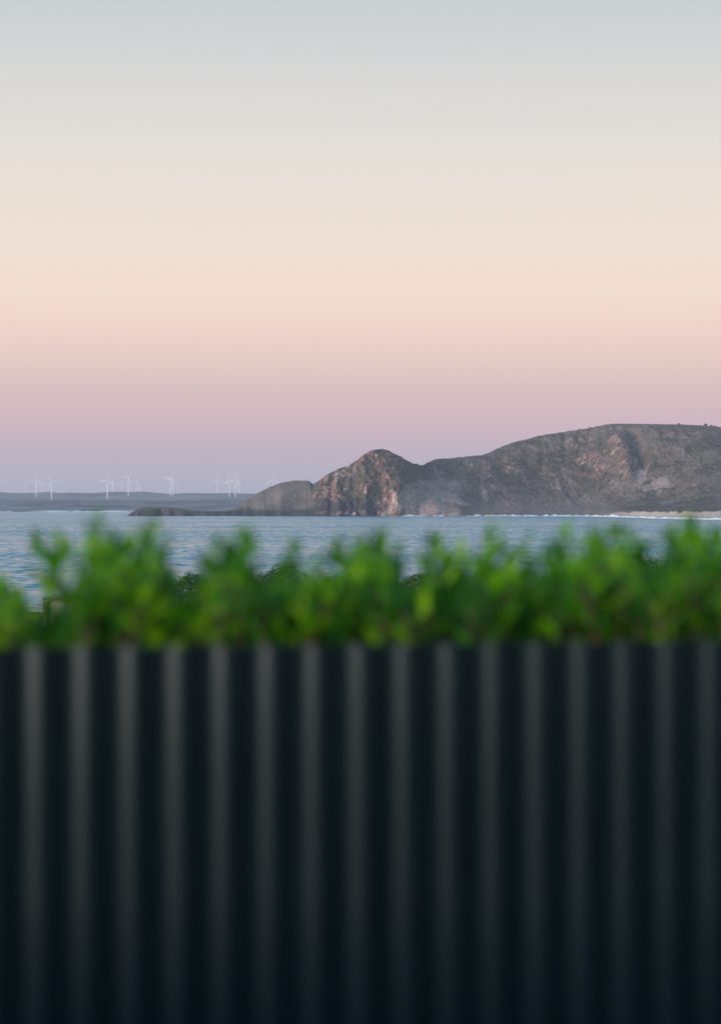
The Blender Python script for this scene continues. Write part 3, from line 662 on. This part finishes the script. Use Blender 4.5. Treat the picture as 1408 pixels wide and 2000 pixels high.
# ------------------------------------------------------------------ windswept shrubs on the skyline of the headland
def ridge_tree(xp, yp, wpx, hpx, label, seed):
    d = 3236.0; c = at(xp, yp, d); r = np.random.default_rng(seed); W = wpx / F * d / 2 * .85; H = hpx / F * d * .8
    t = empty('windswept_tree', (c.x, d, c.z - .6)); tag(t, label, 'tree', 'small trees on the skyline of the headland')
    n = 420; D = r.normal(size=(n, 3)); D /= np.linalg.norm(D, axis=1)[:, None]; P = D * (.5 + .5 * r.random(n))[:, None] * np.array([W, W, H * .45]) + np.array([0, 0, H * .62]); s = .35 + .3 * r.random(n)
    a = r.normal(size=(n, 3)); a /= np.linalg.norm(a, axis=1)[:, None]; b = np.cross(a, r.normal(size=(n, 3))); b /= np.linalg.norm(b, axis=1)[:, None]
    V = np.stack([P - a * s[:, None], P + b * s[:, None] * .7, P + a * s[:, None], P - b * s[:, None] * .7], 1).reshape(-1, 3)
    me = fast_mesh('crown', V, np.arange(4 * n).reshape(-1, 4)); me.materials.append(scrubm); me.attributes.new('tone', 'FLOAT', 'POINT'); link('crown', me, t)
    m = MB(); m.tube([(0, 0, -2), (.2, 0, H * .3), (.4, 0, H * .7)], [.4, .3, .15], 6); m.build('trunk', barkm, t)
for a in [(1325, 829.5, 5, 4.5, 'single tiny round tree on the flat skyline of the headland', 1), (1377, 831.5, 8, 5.5, 'larger dark tree clump on the skyline at the right edge', 2),
          (1388, 832.5, 6, 3.5, 'low dark shrub right of the larger skyline tree', 3), (1395, 833, 5, 3, 'rightmost low shrub on the skyline', 4),
          (1152, 836.5, 8, 3.5, 'dark low shrub on the skyline left of the flat top', 5), (1131, 839.5, 5, 2.5, 'small shrub on the skyline left of the dark low one', 6)]:
    ridge_tree(*a)

# ------------------------------------------------------------------ corrugated fence
def make_fence():
    PITCH = .0760; AMP = .0070; TOP = 9.772; BOT = 8.17; th = .0008
    ang = math.atan(.17)
    t = empty('corrugated_fence', (0, 4.03, BOT), ang); tag(t, 'dark charcoal corrugated metal fence filling the foreground, out of focus', 'fence')
    m, nt_, p = mat_nodes('charcoal_fence_paint')
    n = noise(nt_, 14, 6, .6, sc3=(1, 1, .25)); c = rampn(nt_, n.outputs[0], [(.3, (.0052, .0122, .0146)), (.7, (.0072, .0156, .0184))]); nt_.links.new(c.outputs[0], p.inputs['Base Color'])
    p.inputs['Roughness'].default_value = .20; p.inputs['Specular IOR Level'].default_value = .62; p.inputs['Specular Tint'].default_value = (.80, .92, 1.0, 1)
    n2 = noise(nt_, 3.0, 3); bumpn(nt_, n2.outputs[0], .12, .004, p)
    PH = -0.36
    per = 10; nsub = 20
    for k in range(-5, 6):
        s = np.linspace(k * per, (k + 1) * per + .35, int((per + .35) * nsub)) * PITCH
        off = AMP * np.cos(2 * math.pi * (s / PITCH - PH)); dr = -AMP * 2 * math.pi / PITCH * np.sin(2 * math.pi * (s / PITCH - PH))
        # overlapping edge sits just in front of its neighbour
        lift = -.0012 * (k % 2)
        zz = np.linspace(0, TOP - BOT, 9)
        fr = np.stack([np.repeat(s[:, None], 9, 1), np.repeat((off + lift)[:, None], 9, 1), np.repeat(zz[None], len(s), 0)], -1).reshape(-1, 3)
        bk = fr + np.array([0, th, 0]); Q = grid_quads(len(s), 9); nn = len(fr)
        j = np.arange(len(s) - 1) * 2 + 2 * nn; cap = np.stack([j, j + 2, j + 3, j + 1], 1); tp = np.stack([fr[8::9], bk[8::9]], 1).reshape(-1, 3)
        me = fast_mesh('sheet', np.concatenate([fr, bk, tp]), np.concatenate([Q, Q[:, ::-1] + nn, cap]), True)
        o = link('sheet', me, t, m)
    for z in (.25, 1.3):
        b = MB(); b.box((.1, .045, z), (8.4, .04, .07)); b.build('rail', m, t)
    for x in (-3.6, -1.2, 1.2, 3.6):
        b = MB(); b.box((x, .11, .7), (.07, .07, 1.55)); b.build('post', m, t)
make_fence()

# ------------------------------------------------------------------ haze
def haze():
    m = bpy.data.materials.new('haze'); m.use_nodes = True; t = m.node_tree
    for n in list(t.nodes): t.nodes.remove(n)
    o = t.nodes.new('ShaderNodeOutputMaterial'); v = t.nodes.new('ShaderNodeVolumePrincipled'); t.links.new(v.outputs[0], o.inputs['Volume'])
    v.inputs['Density'].default_value = 5.2e-5; v.inputs['Color'].default_value = (.88, .88, .97, 1); v.inputs['Anisotropy'].default_value = 0.0
    m.cycles.homogeneous_volume = True
    b = MB(); x0, x1, y0, y1, z0, z1 = -8600, 8600, -3400, 13600, -5, 210
    b.box(((x0 + x1) / 2, (y0 + y1) / 2, (z0 + z1) / 2), (x1 - x0, y1 - y0, z1 - z0))
    tag(b.build('haze', m), 'thin pale sea haze over the bay', 'haze', kind='stuff')
haze()
